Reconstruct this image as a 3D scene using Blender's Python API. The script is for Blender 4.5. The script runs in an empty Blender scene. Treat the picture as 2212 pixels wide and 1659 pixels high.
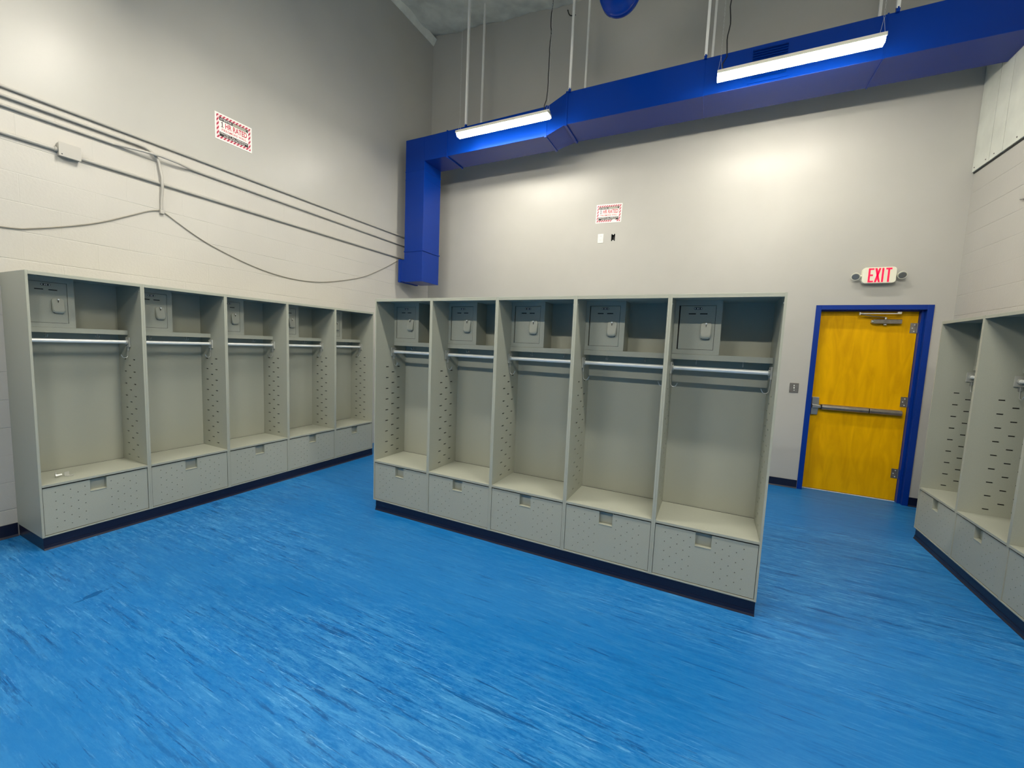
import bpy, bmesh, math, random
from mathutils import Vector, Matrix
random.seed(7)
S = bpy.context.scene
COL = S.collection

# ------------------------------------------------------------------ camera, world, exposure
CAM = Vector((0.6458, -0.0643, 1.5667))
RGT = Vector((0.89615671, 0.44175866, 0.04186209))
UPV = Vector((-0.0785459, 0.065071, 0.99478455))
FWD = Vector((-0.43673068, 0.89477095, -0.09301214))
cd = bpy.data.cameras.new('camera')
cd.sensor_width = 36.0
cd.sensor_fit = 'HORIZONTAL'
cd.lens = 883.363 * 36.0 / 2212.0
cd.clip_start = 0.02
cam = bpy.data.objects.new('camera', cd)
COL.objects.link(cam)
m = Matrix((RGT, UPV, -FWD)).transposed().to_4x4()
m.translation = CAM
cam.matrix_world = m
S.camera = cam

world = bpy.data.worlds.new('world')
S.world = world
world.use_nodes = True
world.node_tree.nodes['Background'].inputs['Color'].default_value = (0.9, 0.95, 1.0, 1)
world.node_tree.nodes['Background'].inputs['Strength'].default_value = 0.02

S.view_settings.view_transform = 'Standard'
S.view_settings.look = 'None'
S.view_settings.gamma = 1.0
S.view_settings.use_curve_mapping = False
S.view_settings.exposure = 0.0

LAMP_STRENGTH = 208.0        # rows over the open floor
LAMP_STRENGTH_WALL = 92.0    # the row beside the duct is dimmer
LAMP_COLOR = (1.0, 0.94, 0.82)

# ------------------------------------------------------------------ measured layout (metres)
W = 0.6165            # locker width
H = 1.93              # locker height
HB = 0.09             # plinth height
xM, yM = -2.0915, 2.7028       # centre row: left end, front plane
xL, yL = -3.4513, 0.9713       # left row: front plane, near end
xR, yR = 2.3863, 4.7598        # right row: front plane, far end
XW, XR, YB, YF = -3.918, 2.837, 5.781, -6.6    # left, right, back, front walls
def zceil(x): return 6.53 - 0.0875 * (x + 3.92)

# ------------------------------------------------------------------ materials
def nt(name):
    mt = bpy.data.materials.new(name)
    mt.use_nodes = True
    n = mt.node_tree.nodes
    return mt, n, mt.node_tree.links, n['Principled BSDF']

def mat(name, col, rough=0.5, metal=0.0, bump=0.0, scale=200.0, var=0.0, spec=0.5, coat=0.0):
    mt, n, l, b = nt(name)
    b.inputs['Base Color'].default_value = (*col, 1)
    b.inputs['Roughness'].default_value = rough
    b.inputs['Metallic'].default_value = metal
    b.inputs['Specular IOR Level'].default_value = spec
    b.inputs['Coat Weight'].default_value = coat
    tc = n.new('ShaderNodeTexCoord')
    if bump or var:
        nz = n.new('ShaderNodeTexNoise')
        nz.inputs['Scale'].default_value = scale
        nz.inputs['Detail'].default_value = 3
        l.new(tc.outputs['Object'], nz.inputs['Vector'])
        if bump:
            bp = n.new('ShaderNodeBump')
            bp.inputs['Strength'].default_value = bump
            bp.inputs['Distance'].default_value = 0.002
            l.new(nz.outputs['Fac'], bp.inputs['Height'])
            l.new(bp.outputs['Normal'], b.inputs['Normal'])
        if var:
            cr = n.new('ShaderNodeValToRGB')
            cr.color_ramp.elements[0].position = 0.3
            cr.color_ramp.elements[1].position = 0.7
            cr.color_ramp.elements[0].color = (*[c * (1 - var) for c in col], 1)
            cr.color_ramp.elements[1].color = (*[min(1, c * (1 + var)) for c in col], 1)
            l.new(nz.outputs['Fac'], cr.inputs['Fac'])
            l.new(cr.outputs['Color'], b.inputs['Base Color'])
    return mt

def emis(name, col, strength):
    mt, n, l, b = nt(name)
    b.inputs['Base Color'].default_value = (*col, 1)
    b.inputs['Emission Color'].default_value = (*col, 1)
    b.inputs['Emission Strength'].default_value = strength
    return mt

def wall_mat(name, col, block=None, rough=0.34):
    """painted wall; block = (swap_axis, z_offset, along_offset) adds block courses."""
    mt, n, l, b = nt(name)
    b.inputs['Roughness'].default_value = rough
    b.inputs['Specular IOR Level'].default_value = 0.25
    tc = n.new('ShaderNodeTexCoord')
    n1 = n.new('ShaderNodeTexNoise'); n1.inputs['Scale'].default_value = 1.3; n1.inputs['Detail'].default_value = 4
    l.new(tc.outputs['Object'], n1.inputs['Vector'])
    cr = n.new('ShaderNodeValToRGB')
    cr.color_ramp.elements[0].position = 0.3; cr.color_ramp.elements[1].position = 0.75
    cr.color_ramp.elements[0].color = (*[c * 0.95 for c in col], 1)
    cr.color_ramp.elements[1].color = (*[min(1, c * 1.03) for c in col], 1)
    l.new(n1.outputs['Fac'], cr.inputs['Fac'])
    n2 = n.new('ShaderNodeTexNoise'); n2.inputs['Scale'].default_value = 60 if block else 9
    n2.inputs['Detail'].default_value = 6
    l.new(tc.outputs['Object'], n2.inputs['Vector'])
    bp = n.new('ShaderNodeBump'); bp.inputs['Strength'].default_value = 0.25 if block else 0.12
    bp.inputs['Distance'].default_value = 0.004 if block else 0.006
    l.new(n2.outputs['Fac'], bp.inputs['Height'])
    l.new(cr.outputs['Color'], b.inputs['Base Color'])
    if block:
        sp = n.new('ShaderNodeSeparateXYZ'); l.new(tc.outputs['Object'], sp.inputs[0])
        def mth(op, a, c=None):
            q = n.new('ShaderNodeMath'); q.operation = op
            for k, v in enumerate((a, c)):
                if v is None: continue
                if isinstance(v, (int, float)): q.inputs[k].default_value = v
                else: l.new(v, q.inputs[k])
            return q.outputs[0]
        zc = mth('MULTIPLY', mth('ADD', sp.outputs['Z'], block[0]), 1 / 0.2032)
        dz = mth('MULTIPLY', mth('ABSOLUTE', mth('SUBTRACT', zc, mth('ROUND', zc))), 0.2032)
        par = mth('MULTIPLY', mth('MODULO', mth('FLOOR', zc), 2.0), 0.5)
        yc = mth('ADD', mth('MULTIPLY', mth('ADD', sp.outputs['Y'], block[1]), 1 / 0.4064), par)
        dy = mth('MULTIPLY', mth('ABSOLUTE', mth('SUBTRACT', yc, mth('ROUND', yc))), 0.4064)
        def groove(d, w, depth):
            r = n.new('ShaderNodeMapRange'); r.interpolation_type = 'SMOOTHSTEP'
            r.inputs['From Min'].default_value = 0.0; r.inputs['From Max'].default_value = w
            r.inputs['To Min'].default_value = 1 - depth; r.inputs['To Max'].default_value = 1.0
            l.new(d, r.inputs['Value']); return r.outputs[0]
        n3 = n.new('ShaderNodeTexNoise'); n3.inputs['Scale'].default_value = 1.8
        l.new(tc.outputs['Object'], n3.inputs['Vector'])
        hgt = mth('MINIMUM', groove(dz, 0.0045, 0.9), groove(dy, 0.0045, 0.30))
        b2 = n.new('ShaderNodeBump'); b2.inputs['Distance'].default_value = 0.0035
        mr = n.new('ShaderNodeMapRange'); mr.inputs['From Min'].default_value = 0.35; mr.inputs['From Max'].default_value = 0.6
        mr.inputs['To Min'].default_value = 0.35; mr.inputs['To Max'].default_value = 0.9
        l.new(n3.outputs['Fac'], mr.inputs['Value']); l.new(mr.outputs[0], b2.inputs['Strength'])
        l.new(hgt, b2.inputs['Height'])
        l.new(bp.outputs['Normal'], b2.inputs['Normal'])
        l.new(b2.outputs['Normal'], b.inputs['Normal'])
    else:
        l.new(bp.outputs['Normal'], b.inputs['Normal'])
    return mt

def floor_mat():
    mt, n, l, b = nt('blue_streaked_linoleum')
    b.inputs['Roughness'].default_value = 0.40
    b.inputs['Specular IOR Level'].default_value = 0.2
    tc = n.new('ShaderNodeTexCoord')
    def noise(sx, sy, scale, detail, rough, dist=0.0, off=0.0):
        mp = n.new('ShaderNodeMapping')
        mp.inputs['Scale'].default_value = (sx, sy, 1)
        mp.inputs['Location'].default_value = (off, off * 1.7, off)
        l.new(tc.outputs['Object'], mp.inputs['Vector'])
        z = n.new('ShaderNodeTexNoise')
        z.inputs['Scale'].default_value = scale; z.inputs['Detail'].default_value = detail
        z.inputs['Roughness'].default_value = rough; z.inputs['Distortion'].default_value = dist
        l.new(mp.outputs[0], z.inputs['Vector'])
        return z.outputs['Fac']
    def ramp(fac, p0, p1, v0=0.0, v1=1.0):
        r = n.new('ShaderNodeMapRange'); r.interpolation_type = 'SMOOTHSTEP'
        r.inputs['From Min'].default_value = p0; r.inputs['From Max'].default_value = p1
        r.inputs['To Min'].default_value = v0; r.inputs['To Max'].default_value = v1
        l.new(fac, r.inputs['Value']); return r.outputs[0]
    def mul(a, c):
        q = n.new('ShaderNodeMath'); q.operation = 'MULTIPLY'
        l.new(a, q.inputs[0]); l.new(c, q.inputs[1]); return q.outputs[0]
    def mix(f, a, col):
        q = n.new('ShaderNodeMix'); q.data_type = 'RGBA'
        l.new(f, q.inputs['Factor'])
        if isinstance(a, tuple): q.inputs['A'].default_value = (*a, 1)
        else: l.new(a, q.inputs['A'])
        q.inputs['B'].default_value = (*col, 1)
        return q.outputs['Result']
    base = (0.002, 0.130, 0.395)
    light = (0.060, 0.275, 0.56)
    dark = (0.001, 0.062, 0.215)
    regions = ramp(noise(0.35, 1.1, 1.0, 3, 0.5, 0.4, 3.1), 0.36, 0.60, 0.3, 1.0)
    fl = mul(ramp(noise(1.1, 9, 2.6, 12, 0.74, 0.3, 0.0), 0.49, 0.60), regions)
    fd = mul(ramp(noise(0.9, 9, 2.4, 12, 0.74, 0.3, 9.0), 0.54, 0.62), regions)
    fl2 = mul(ramp(noise(1.7, 22, 3.0, 10, 0.76, 0.2, 5.0), 0.555, 0.63), regions)
    fd2 = ramp(noise(1.1, 20, 2.6, 10, 0.74, 0.2, 17.0), 0.585, 0.65)
    mott = ramp(noise(2.5, 9, 6.0, 8, 0.75, 0.0, 31.0), 0.40, 0.62)
    cloud = ramp(noise(0.6, 1.4, 1.2, 4, 0.55, 0.0, 21.0), 0.35, 0.7, 0.0, 0.35)
    c = mix(cloud, base, (0.022, 0.175, 0.455))
    def sc(x, k):
        q = n.new('ShaderNodeMath'); q.operation = 'MULTIPLY'; l.new(x, q.inputs[0]); q.inputs[1].default_value = k
        return q.outputs[0]
    c = mix(sc(mul(mott, regions), 0.35), c, light)
    c = mix(sc(fl, 0.50), c, light)
    c = mix(sc(fd, 0.75), c, dark)
    c = mix(sc(fl2, 0.55), c, (0.14, 0.39, 0.69))
    c = mix(sc(fd2, 0.8), c, dark)
    # one short dark patch lying across the grain, near the left row
    def mth(op, a, d=None):
        q = n.new('ShaderNodeMath'); q.operation = op
        for k, v in enumerate((a, d)):
            if v is None: continue
            if isinstance(v, (int, float)): q.inputs[k].default_value = v
            else: l.new(v, q.inputs[k])
        return q.outputs[0]
    sp = n.new('ShaderNodeSeparateXYZ'); l.new(tc.outputs['Object'], sp.inputs[0])
    ux = mth('ADD', sp.outputs['X'], 2.525); uy = mth('SUBTRACT', sp.outputs['Y'], 0.918)
    e1 = mth('MULTIPLY', mth('ADD', ux, mth('MULTIPLY', uy, 0.10)), 1 / 0.020)
    e2 = mth('MULTIPLY', uy, 1 / 0.078)
    rr = mth('SQRT', mth('ADD', mth('MULTIPLY', e1, e1), mth('MULTIPLY', e2, e2)))
    rr = mth('ADD', rr, mth('MULTIPLY', mth('SUBTRACT', noise(1, 1, 28, 4, 0.6, 0, 2.0), 0.5), 2.4))
    c = mix(sc(ramp(rr, 1.05, 0.85), 0.9), c, (0.0, 0.085, 0.27))
    l.new(c, b.inputs['Base Color'])
    bp = n.new('ShaderNodeBump'); bp.inputs['Strength'].default_value = 0.08; bp.inputs['Distance'].default_value = 0.002
    l.new(noise(1, 1, 30, 4, 0.6), bp.inputs['Height'])
    l.new(bp.outputs['Normal'], b.inputs['Normal'])
    return mt

def door_mat():
    mt, n, l, b = nt('honey_maple_veneer')
    b.inputs['Roughness'].default_value = 0.4
    b.inputs['Specular IOR Level'].default_value = 0.12
    tc = n.new('ShaderNodeTexCoord')
    mp = n.new('ShaderNodeMapping'); mp.inputs['Scale'].default_value = (7, 7, 1.3)
    l.new(tc.outputs['Object'], mp.inputs['Vector'])
    z = n.new('ShaderNodeTexNoise'); z.inputs['Scale'].default_value = 1.6; z.inputs['Detail'].default_value = 6
    z.inputs['Distortion'].default_value = 1.2
    l.new(mp.outputs[0], z.inputs['Vector'])
    cr = n.new('ShaderNodeValToRGB')
    cr.color_ramp.elements[0].position = 0.3; cr.color_ramp.elements[1].position = 0.72
    cr.color_ramp.elements[0].color = (0.66, 0.335, 0.0, 1)
    cr.color_ramp.elements[1].color = (0.84, 0.45, 0.0, 1)
    l.new(z.outputs['Fac'], cr.inputs['Fac'])
    l.new(cr.outputs['Color'], b.inputs['Base Color'])
    return mt

def stripe_mat():
    mt, n, l, b = nt('red_and_white_warning_stripes')
    tc = n.new('ShaderNodeTexCoord')
    sp = n.new('ShaderNodeSeparateXYZ'); l.new(tc.outputs['Object'], sp.inputs[0])
    a = n.new('ShaderNodeMath'); a.operation = 'ADD'; l.new(sp.outputs['X'], a.inputs[0])
    t = n.new('ShaderNodeMath'); t.operation = 'MULTIPLY'; t.inputs[1].default_value = -0.75
    l.new(sp.outputs['Z'], t.inputs[0]); l.new(t.outputs[0], a.inputs[1])
    m1 = n.new('ShaderNodeMath'); m1.operation = 'MULTIPLY'; m1.inputs[1].default_value = 32.0
    l.new(a.outputs[0], m1.inputs[0])
    fr = n.new('ShaderNodeMath'); fr.operation = 'FRACT'; l.new(m1.outputs[0], fr.inputs[0])
    g = n.new('ShaderNodeMath'); g.operation = 'GREATER_THAN'; g.inputs[1].default_value = 0.5
    l.new(fr.outputs[0], g.inputs[0])
    mx = n.new('ShaderNodeMix'); mx.data_type = 'RGBA'
    mx.inputs['A'].default_value = (0.45, 0.03, 0.07, 1); mx.inputs['B'].default_value = (0.9, 0.62, 0.62, 1)
    l.new(g.outputs[0], mx.inputs['Factor']); l.new(mx.outputs['Result'], b.inputs['Base Color'])
    return mt

WALLC = (0.47, 0.463, 0.425)
M = {
 'wall': wall_mat('smooth_wall_paint', WALLC),
 'farwall': mat('grey_far_wall_paint', (0.08, 0.08, 0.08), 0.5),
 'block_l': wall_mat('painted_block_left', (0.52, 0.505, 0.462), (-0.006, 0.13), 0.42),
 'block_r': wall_mat('painted_block_right', (0.48, 0.470, 0.430), (-0.028, 0.3), 0.42),
 'ceil': mat('white_vinyl_insulation', (0.74, 0.76, 0.68), 0.42, bump=1.0, scale=5, var=0.14),
 'floor': floor_mat(),
 'grey': mat('grey_powder_coat', (0.362, 0.376, 0.312), 0.42, bump=0.25, scale=420, var=0.05),
 'gap_shade': mat('locker_hole_shadow_gap', (0.012, 0.013, 0.012), 0.8),  # near-black colour painting the shade inside holes and gaps
 'navy': mat('navy_vinyl_base', (0.004, 0.005, 0.022), 0.35),
 'alu': mat('bright_aluminium', (0.86, 0.88, 0.86), 0.38, 0.25),
 'zinc': mat('zinc_plated_wire', (0.75, 0.76, 0.74), 0.3, 0.9),
 'cast': mat('grey_cast_bracket', (0.44, 0.45, 0.41), 0.45, 0.2),
 'black': mat('black_plastic', (0.01, 0.01, 0.01), 0.5),
 'white': mat('white_paint', (0.80, 0.80, 0.76), 0.4),
 'blue': mat('blue_gloss_duct_paint', (0.0, 0.031, 0.27), 0.26, bump=0.1, scale=6, spec=0.28),
 'blue_f': mat('blue_door_frame_paint', (0.0, 0.030, 0.25), 0.35, spec=0.3),
 'door': door_mat(),
 'steel_b': mat('bright_steel', (0.52, 0.52, 0.50), 0.3, 0.85),
 'steel': mat('brushed_steel', (0.30, 0.28, 0.25), 0.36, 0.8, var=0.15, scale=30),
 'conduit': mat('painted_conduit', (0.43, 0.415, 0.375), 0.4),
 'cable': mat('grey_cable', (0.30, 0.28, 0.23), 0.5),
 'lens': emis('lit_lamp_lens', LAMP_COLOR, LAMP_STRENGTH),
 'lens_wall': emis('lit_lamp_lens_dim', LAMP_COLOR, LAMP_STRENGTH_WALL),
 'housing': mat('lamp_housing_white', (0.85, 0.82, 0.70), 0.4),
 'red': emis('lit_red_letters', (1.0, 0.0, 0.045), 0.9),
 'exitw': mat('ivory_plastic', (0.82, 0.81, 0.66), 0.4),
 'lampglass': mat('emergency_lamp_lens', (0.20, 0.21, 0.20), 0.15, 0.3),
 'redtxt': mat('sign_red_ink', (0.55, 0.03, 0.06), 0.5),
 'drktxt': mat('sign_grey_ink', (0.10, 0.07, 0.07), 0.5),
 'signw': mat('sign_white', (0.88, 0.84, 0.80), 0.45),
 'stripe': stripe_mat(),
 'sheet': mat('white_insulation_board', (0.66, 0.68, 0.61), 0.5, bump=0.6, scale=5, var=0.08),
}

# ------------------------------------------------------------------ mesh builder
class MB:
    def __init__(s): s.v = []; s.f = []; s.mi = []; s.mats = []; s.smooth = []
    def mid(s, m):
        if m not in s.mats: s.mats.append(m)
        return s.mats.index(m)
    def add(s, vs, fs, m, smooth=False):
        o = len(s.v); s.v += [tuple(v) for v in vs]; k = s.mid(m)
        for f in fs: s.f.append([o + i for i in f]); s.mi.append(k); s.smooth.append(smooth)
    def box(s, x0, x1, y0, y1, z0, z1, m):
        vs = [(x, y, z) for z in (z0, z1) for y in (y0, y1) for x in (x0, x1)]
        s.add(vs, [(0,2,3,1),(4,5,7,6),(0,1,5,4),(2,6,7,3),(0,4,6,2),(1,3,7,5)], m)
    def prism(s, pts, a0, a1, axis, m):
        """polygon pts in the other two axes, extruded along axis a0..a1"""
        n = len(pts)
        def P(p, a):
            return {'x': (a, p[0], p[1]), 'y': (p[0], a, p[1]), 'z': (p[0], p[1], a)}[axis]
        vs = [P(p, a0) for p in pts] + [P(p, a1) for p in pts]
        fs = [tuple(range(n))[::-1], tuple(range(n, 2 * n))] + [(i, (i + 1) % n, n + (i + 1) % n, n + i) for i in range(n)]
        s.add(vs, fs, m)
    def tube(s, pts, r, m, seg=10, caps=True):
        pts = [Vector(p) for p in pts]; vs = []; fs = []; n = len(pts)
        up = Vector((0.13, 0.31, 0.94)).normalized(); prev = None
        rr = r if isinstance(r, (list, tuple)) else [r] * n
        for i, p in enumerate(pts):
            t = (pts[min(i + 1, n - 1)] - pts[max(i - 1, 0)]).normalized()
            if prev is None:
                a = t.cross(up)
                if a.length < 1e-3: a = t.cross(Vector((1, 0, 0)))
                a.normalize()
            else:
                a = (prev - t * prev.dot(t)).normalized()
            prev = a; b = t.cross(a)
            for k in range(seg):
                q = 2 * math.pi * k / seg
                vs.append(p + (a * math.cos(q) + b * math.sin(q)) * rr[i])
        for i in range(n - 1):
            for k in range(seg):
                k2 = (k + 1) % seg
                fs.append((i * seg + k, i * seg + k2, (i + 1) * seg + k2, (i + 1) * seg + k))
        s.add(vs, fs, m, True)
        if caps:
            o = vs[:seg]; e = vs[-seg:]
            s.add(o, [tuple(range(seg))[::-1]], m); s.add(e, [tuple(range(seg))], m)
    def plate(s, U, V, A, B, holes, at, m, mh, axis, cap=True, hole_m=None):
        """perforated plate: rectangle U x V; front face at A, back plane of holes at B.
        at(u, v, d) -> xyz. holes = [(u0,u1,v0,v1,depth or None)]"""
        us = sorted(set([U[0], U[1]] + [h[0] for h in holes] + [h[1] for h in holes]))
        vs_ = sorted(set([V[0], V[1]] + [h[2] for h in holes] + [h[3] for h in holes]))
        idx = {}; vl = []
        def vid(u, v):
            k = (round(u, 5), round(v, 5))
            if k not in idx: idx[k] = len(vl); vl.append(at(u, v, A))
            return idx[k]
        fs = []
        for i in range(len(us) - 1):
            for j in range(len(vs_) - 1):
                cu = (us[i] + us[i+1]) / 2; cv = (vs_[j] + vs_[j+1]) / 2
                if any(h[0] < cu < h[1] and h[2] < cv < h[3] for h in holes): continue
                fs.append((vid(us[i], vs_[j]), vid(us[i+1], vs_[j]), vid(us[i+1], vs_[j+1]), vid(us[i], vs_[j+1])))
        s.add(vl, fs, m)
        for h in holes:
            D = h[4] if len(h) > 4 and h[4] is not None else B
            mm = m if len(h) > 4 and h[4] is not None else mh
            c = [at(h[0], h[2], A), at(h[1], h[2], A), at(h[1], h[3], A), at(h[0], h[3], A)]
            d = [at(h[0], h[2], D), at(h[1], h[2], D), at(h[1], h[3], D), at(h[0], h[3], D)]
            s.add(c + d, [(0,1,5,4),(1,2,6,5),(2,3,7,6),(3,0,4,7)], m)
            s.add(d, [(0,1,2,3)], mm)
    def text(s, body, at, height, width, m, bold=0.0, depth=0.0):
        """at(u, v) -> xyz lower-left origin"""
        cu = bpy.data.curves.new('t', 'FONT'); cu.body = body; cu.size = 1.0; cu.offset = bold
        cu.resolution_u = 3
        ob = bpy.data.objects.new('t', cu); COL.objects.link(ob)
        bpy.context.view_layer.update()
        me = bpy.data.meshes.new_from_object(ob.evaluated_get(bpy.context.evaluated_depsgraph_get()))
        xs = [v.co.x for v in me.vertices]; ys = [v.co.y for v in me.vertices]
        x0, x1, y0, y1 = min(xs), max(xs), min(ys), max(ys)
        vs = [at((v.co.x - x0) / (x1 - x0) * width, (v.co.y - y0) / (y1 - y0) * height) for v in me.vertices]
        s.add(vs, [tuple(p.vertices) for p in me.polygons], m)
        bpy.data.objects.remove(ob); bpy.data.curves.remove(cu); bpy.data.meshes.remove(me)
    def build(s, name, parent=None, bevel=0.0, loc=(0, 0, 0), label=None, fix=True):
        me = bpy.data.meshes.new(name)
        me.from_pydata(s.v, [], s.f)
        for mm in s.mats: me.materials.append(mm)
        for p, k, sm in zip(me.polygons, s.mi, s.smooth): p.material_index = k; p.use_smooth = sm
        if fix:
            b = bmesh.new(); b.from_mesh(me)
            bmesh.ops.recalc_face_normals(b, faces=b.faces); b.to_mesh(me); b.free()
        me.update()
        o = bpy.data.objects.new(name, me); COL.objects.link(o)
        o.location = loc
        if parent: o.parent = parent
        if bevel:
            md = o.modifiers.new('bevel', 'BEVEL'); md.width = bevel; md.segments = 2
            md.limit_method = 'ANGLE'; md.angle_limit = math.radians(40)
            md.harden_normals = False
        if label: o['label'] = label
        return o

def thing(name, label, cat, loc=(0, 0, 0), rz=0.0, group=None):
    o = bpy.data.objects.new(name, None); COL.objects.link(o)
    o.location = loc; o.rotation_euler = (0, 0, rz); o.empty_display_size = 0.1
    o['label'] = label; o['category'] = cat
    if group: o['group'] = group
    return o
def tag(o, label, cat, group=None):
    o['label'] = label; o['category'] = cat
    if group: o['group'] = group
    return o
def struct(o): o['kind'] = 'structure'; return o
def copy_tree(o, parent=None):
    c = o.copy(); COL.objects.link(c)
    if parent: c.parent = parent
    for ch in list(o.children): copy_tree(ch, c)
    return c

def one(x0, x1, y0, y1, z0, z1, m):
    b = MB(); b.box(x0, x1, y0, y1, z0, z1, m); return b

# ------------------------------------------------------------------ room shell
T = 0.15
b = MB(); b.box(XW - T, XR + T, YF - T, YB + 0.6, -0.1, 0.0, M['floor'])
# one darker patch in the linoleum marbling, near the left row
struct(b.build('floor'))

# ceiling: sagging white insulation blankets between battens
b = MB()
NX, NY = 80, 150
vs = []; fs = []
for j in range(NY + 1):
    for i in range(NX + 1):
        x = XW - 0.05 + (XR - XW + 0.1) * i / NX; y = YF - 0.05 + (YB - YF + 0.1) * j / NY
        q = (y - YB) / 1.22; s1 = abs(math.sin(math.pi * q))
        z = zceil(x) - 0.07 * s1 ** 0.6 + 0.07
        z += 0.022 * math.sin(7.3 * x + 2.1 * math.sin(3.1 * y)) * math.sin(5.7 * y + 1.3 * math.cos(4 * x)) + 0.008 * math.sin(23 * x + 9 * y)
        vs.append((x, y, z))
for j in range(NY):
    for i in range(NX):
        a = j * (NX + 1) + i
        fs.append((a, a + 1, a + NX + 2, a + NX + 1))
b.add(vs, fs, M['ceil'], True)
o = b.build('ceiling'); struct(o)
sm = o.modifiers.new('thick', 'SOLIDIFY'); sm.thickness = 0.12; sm.offset = 1

# left wall: painted block up to 3.2 m, smooth board above
b = MB()
b.box(XW - T, XW, YF - T, YB + T, -0.1, 3.2, M['block_l'])
b.box(XW - T, XW, YF - T, YB + T, 3.2, 6.75, M['wall'])
struct(b.build('wall_left'))
# right wall
b = MB(); b.box(XR, XR + T, YF - T, YB + T, -0.1, 6.75, M['block_r'])
struct(b.build('wall_right'))
b = MB(); b.box(XW, XR, YF - T, YF, -0.1, 6.75, M['farwall'])
struct(b.build('wall_front'))
# back wall with the doorway and the open box hole
DX0, DX1, DZ = 1.690, 2.650, 2.155
HX0, HX1, HZ0, HZ1 = -0.765, -0.712, 3.078, 3.172
b = MB()
xs = [XW, HX0, HX1, DX0, DX1, XR]; zs = [-0.1, DZ, HZ0, HZ1, 6.75]
for i in range(len(xs) - 1):
    for j in range(len(zs) - 1):
        if i == 3 and j == 0: continue
        if i == 1 and j == 2: continue
        b.box(xs[i], xs[i+1], YB, YB + T, zs[j], zs[j+1], M['wall'])
o = b.build('wall_back'); struct(o)
bm = bmesh.new(); bm.from_mesh(o.data); bmesh.ops.remove_doubles(bm, verts=bm.verts, dist=1e-4)
bmesh.ops.dissolve_limit(bm, angle_limit=0.01, verts=bm.verts, edges=bm.edges); bm.to_mesh(o.data); bm.free()

# baseboards (navy cove base)
def cove(x0, x1, y0, y1, name, axis, sgn):
    b = MB()
    h = 0.1
    if axis == 'x':   # runs along x, against back wall; sgn -1 => sticks toward -y
        y = y1
        b.prism([(y, 0.0005), (y - 0.018, 0.0005), (y - 0.007, 0.014), (y - 0.006, h), (y, h)], x0, x1, 'x', M['navy'])
    else:
        x = x0 if sgn > 0 else x1
        b.prism([(x, 0.0005), (x + sgn * 0.018, 0.0005), (x + sgn * 0.007, 0.014), (x + sgn * 0.006, h), (x, h)], y0, y1, 'y', M['navy'])
    struct(b.build(name))
cove(XW, 1.66, 0, YB, 'baseboard_back', 'x', -1)
cove(2.68, XR, 0, YB, 'baseboard_back_right', 'x', -1)
cove(XW, XW, YF, yL - 0.002, 'baseboard_left', 'y', 1)
cove(XR, XR, yR + 0.002, YB - 0.02, 'baseboard_right', 'y', -1)

# insulation board over the top of the right wall
b = MB()
for (y0, y1) in ((5.50, 5.776), (5.302, 5.492), (3.9, 5.294), (2.6, 3.892), (1.3, 2.592), (-0.2, 1.292), (-1.8, -0.208), (-3.4, -1.808), (-5.0, -3.408), (-6.59, -5.008)):
    b.box(XR - 0.018, XR - 0.001, y0, y1, 3.485, 6.2, M['sheet'])
b.box(XR - 0.006, XR - 0.001, -6.59, 5.776, 3.470, 3.4848, M['black'])
for yy in (5.74, 5.55, 5.42, 5.1, 4.7):
    b.tube([(XR - 0.021, yy, 3.52), (XR - 0.018, yy, 3.52)], 0.006, M['drktxt'], 8)
struct(b.build('wall_right_board'))

# ------------------------------------------------------------------ door
# frame (structure) with parts
fr = MB()
FX0, FX1, FZ = 1.663, 2.678, 2.18
fy0 = YB - 0.012
fr.box(FX0, 1.715, fy0, YB + 0.16, 0, FZ, M['blue_f'])
fr.box(2.626, FX1, fy0, YB + 0.16, 0, FZ, M['blue_f'])
fr.box(1.715, 2.626, fy0, YB + 0.16, 2.128, FZ, M['blue_f'])
fr.box(2.600, 2.626, YB + 0.045, YB + 0.16, 0, 2.128, M['blue_f'])
fr.box(1.715, 1.726, YB + 0.045, YB + 0.16, 0, 2.128, M['blue_f'])
fr.box(1.726, 2.600, YB + 0.045, YB + 0.16, 2.119, 2.128, M['blue_f'])
fr = fr.build('door_1', bevel=0.002); struct(fr)
dl = one(1.728, 2.598, YB + 0.098, YB + 0.142, 0.012, 2.117, M['door']).build('door_leaf', fr, 0.0015)
dl['label'] = 'honey yellow wooden door leaf'
DY = YB + 0.098
# threshold glimpse
struct(one(1.728, 2.598, YB + 0.09, YB + 0.16, 0.0005, 0.006, M['white']).build('trim_1'))
# unseen panel added behind the doorway so no light leaks
one(1.64, 2.70, YB + 0.165, YB + 0.18, 0, 2.25, M['blue_f']).build('light_stop_panel', fr)
# push bar
pb = MB()
pb.prism([(DY - 0.001, 0.972), (DY - 0.045, 0.972), (DY - 0.062, 0.984), (DY - 0.068, 1.004), (DY - 0.062, 1.024), (DY - 0.045, 1.035), (DY - 0.001, 1.035)], 1.832, 2.262, 'x', M['steel'])
pb.prism([(DY - 0.001, 0.974), (DY - 0.045, 0.974), (DY - 0.060, 0.985), (DY - 0.065, 1.004), (DY - 0.060, 1.023), (DY - 0.045, 1.033), (DY - 0.001, 1.033)], 2.272, 2.550, 'x', M['steel'])
pb.box(2.262, 2.272, DY - 0.055, DY - 0.001, 0.978, 1.030, M['black'])
pb.box(1.818, 1.832, DY - 0.055, DY - 0.001, 0.978, 1.030, M['black'])
pbo = pb.build('push_bar', fr, 0.003); pbo['label'] = 'steel panic push bar'
lc = MB()
lc.prism([(1.732, 0.905), (1.800, 0.905), (1.806, 0.985), (1.806, 1.035), (1.803, 1.115), (1.735, 1.115)], DY - 0.028, DY - 0.001, 'y', M['steel_b'])
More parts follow.
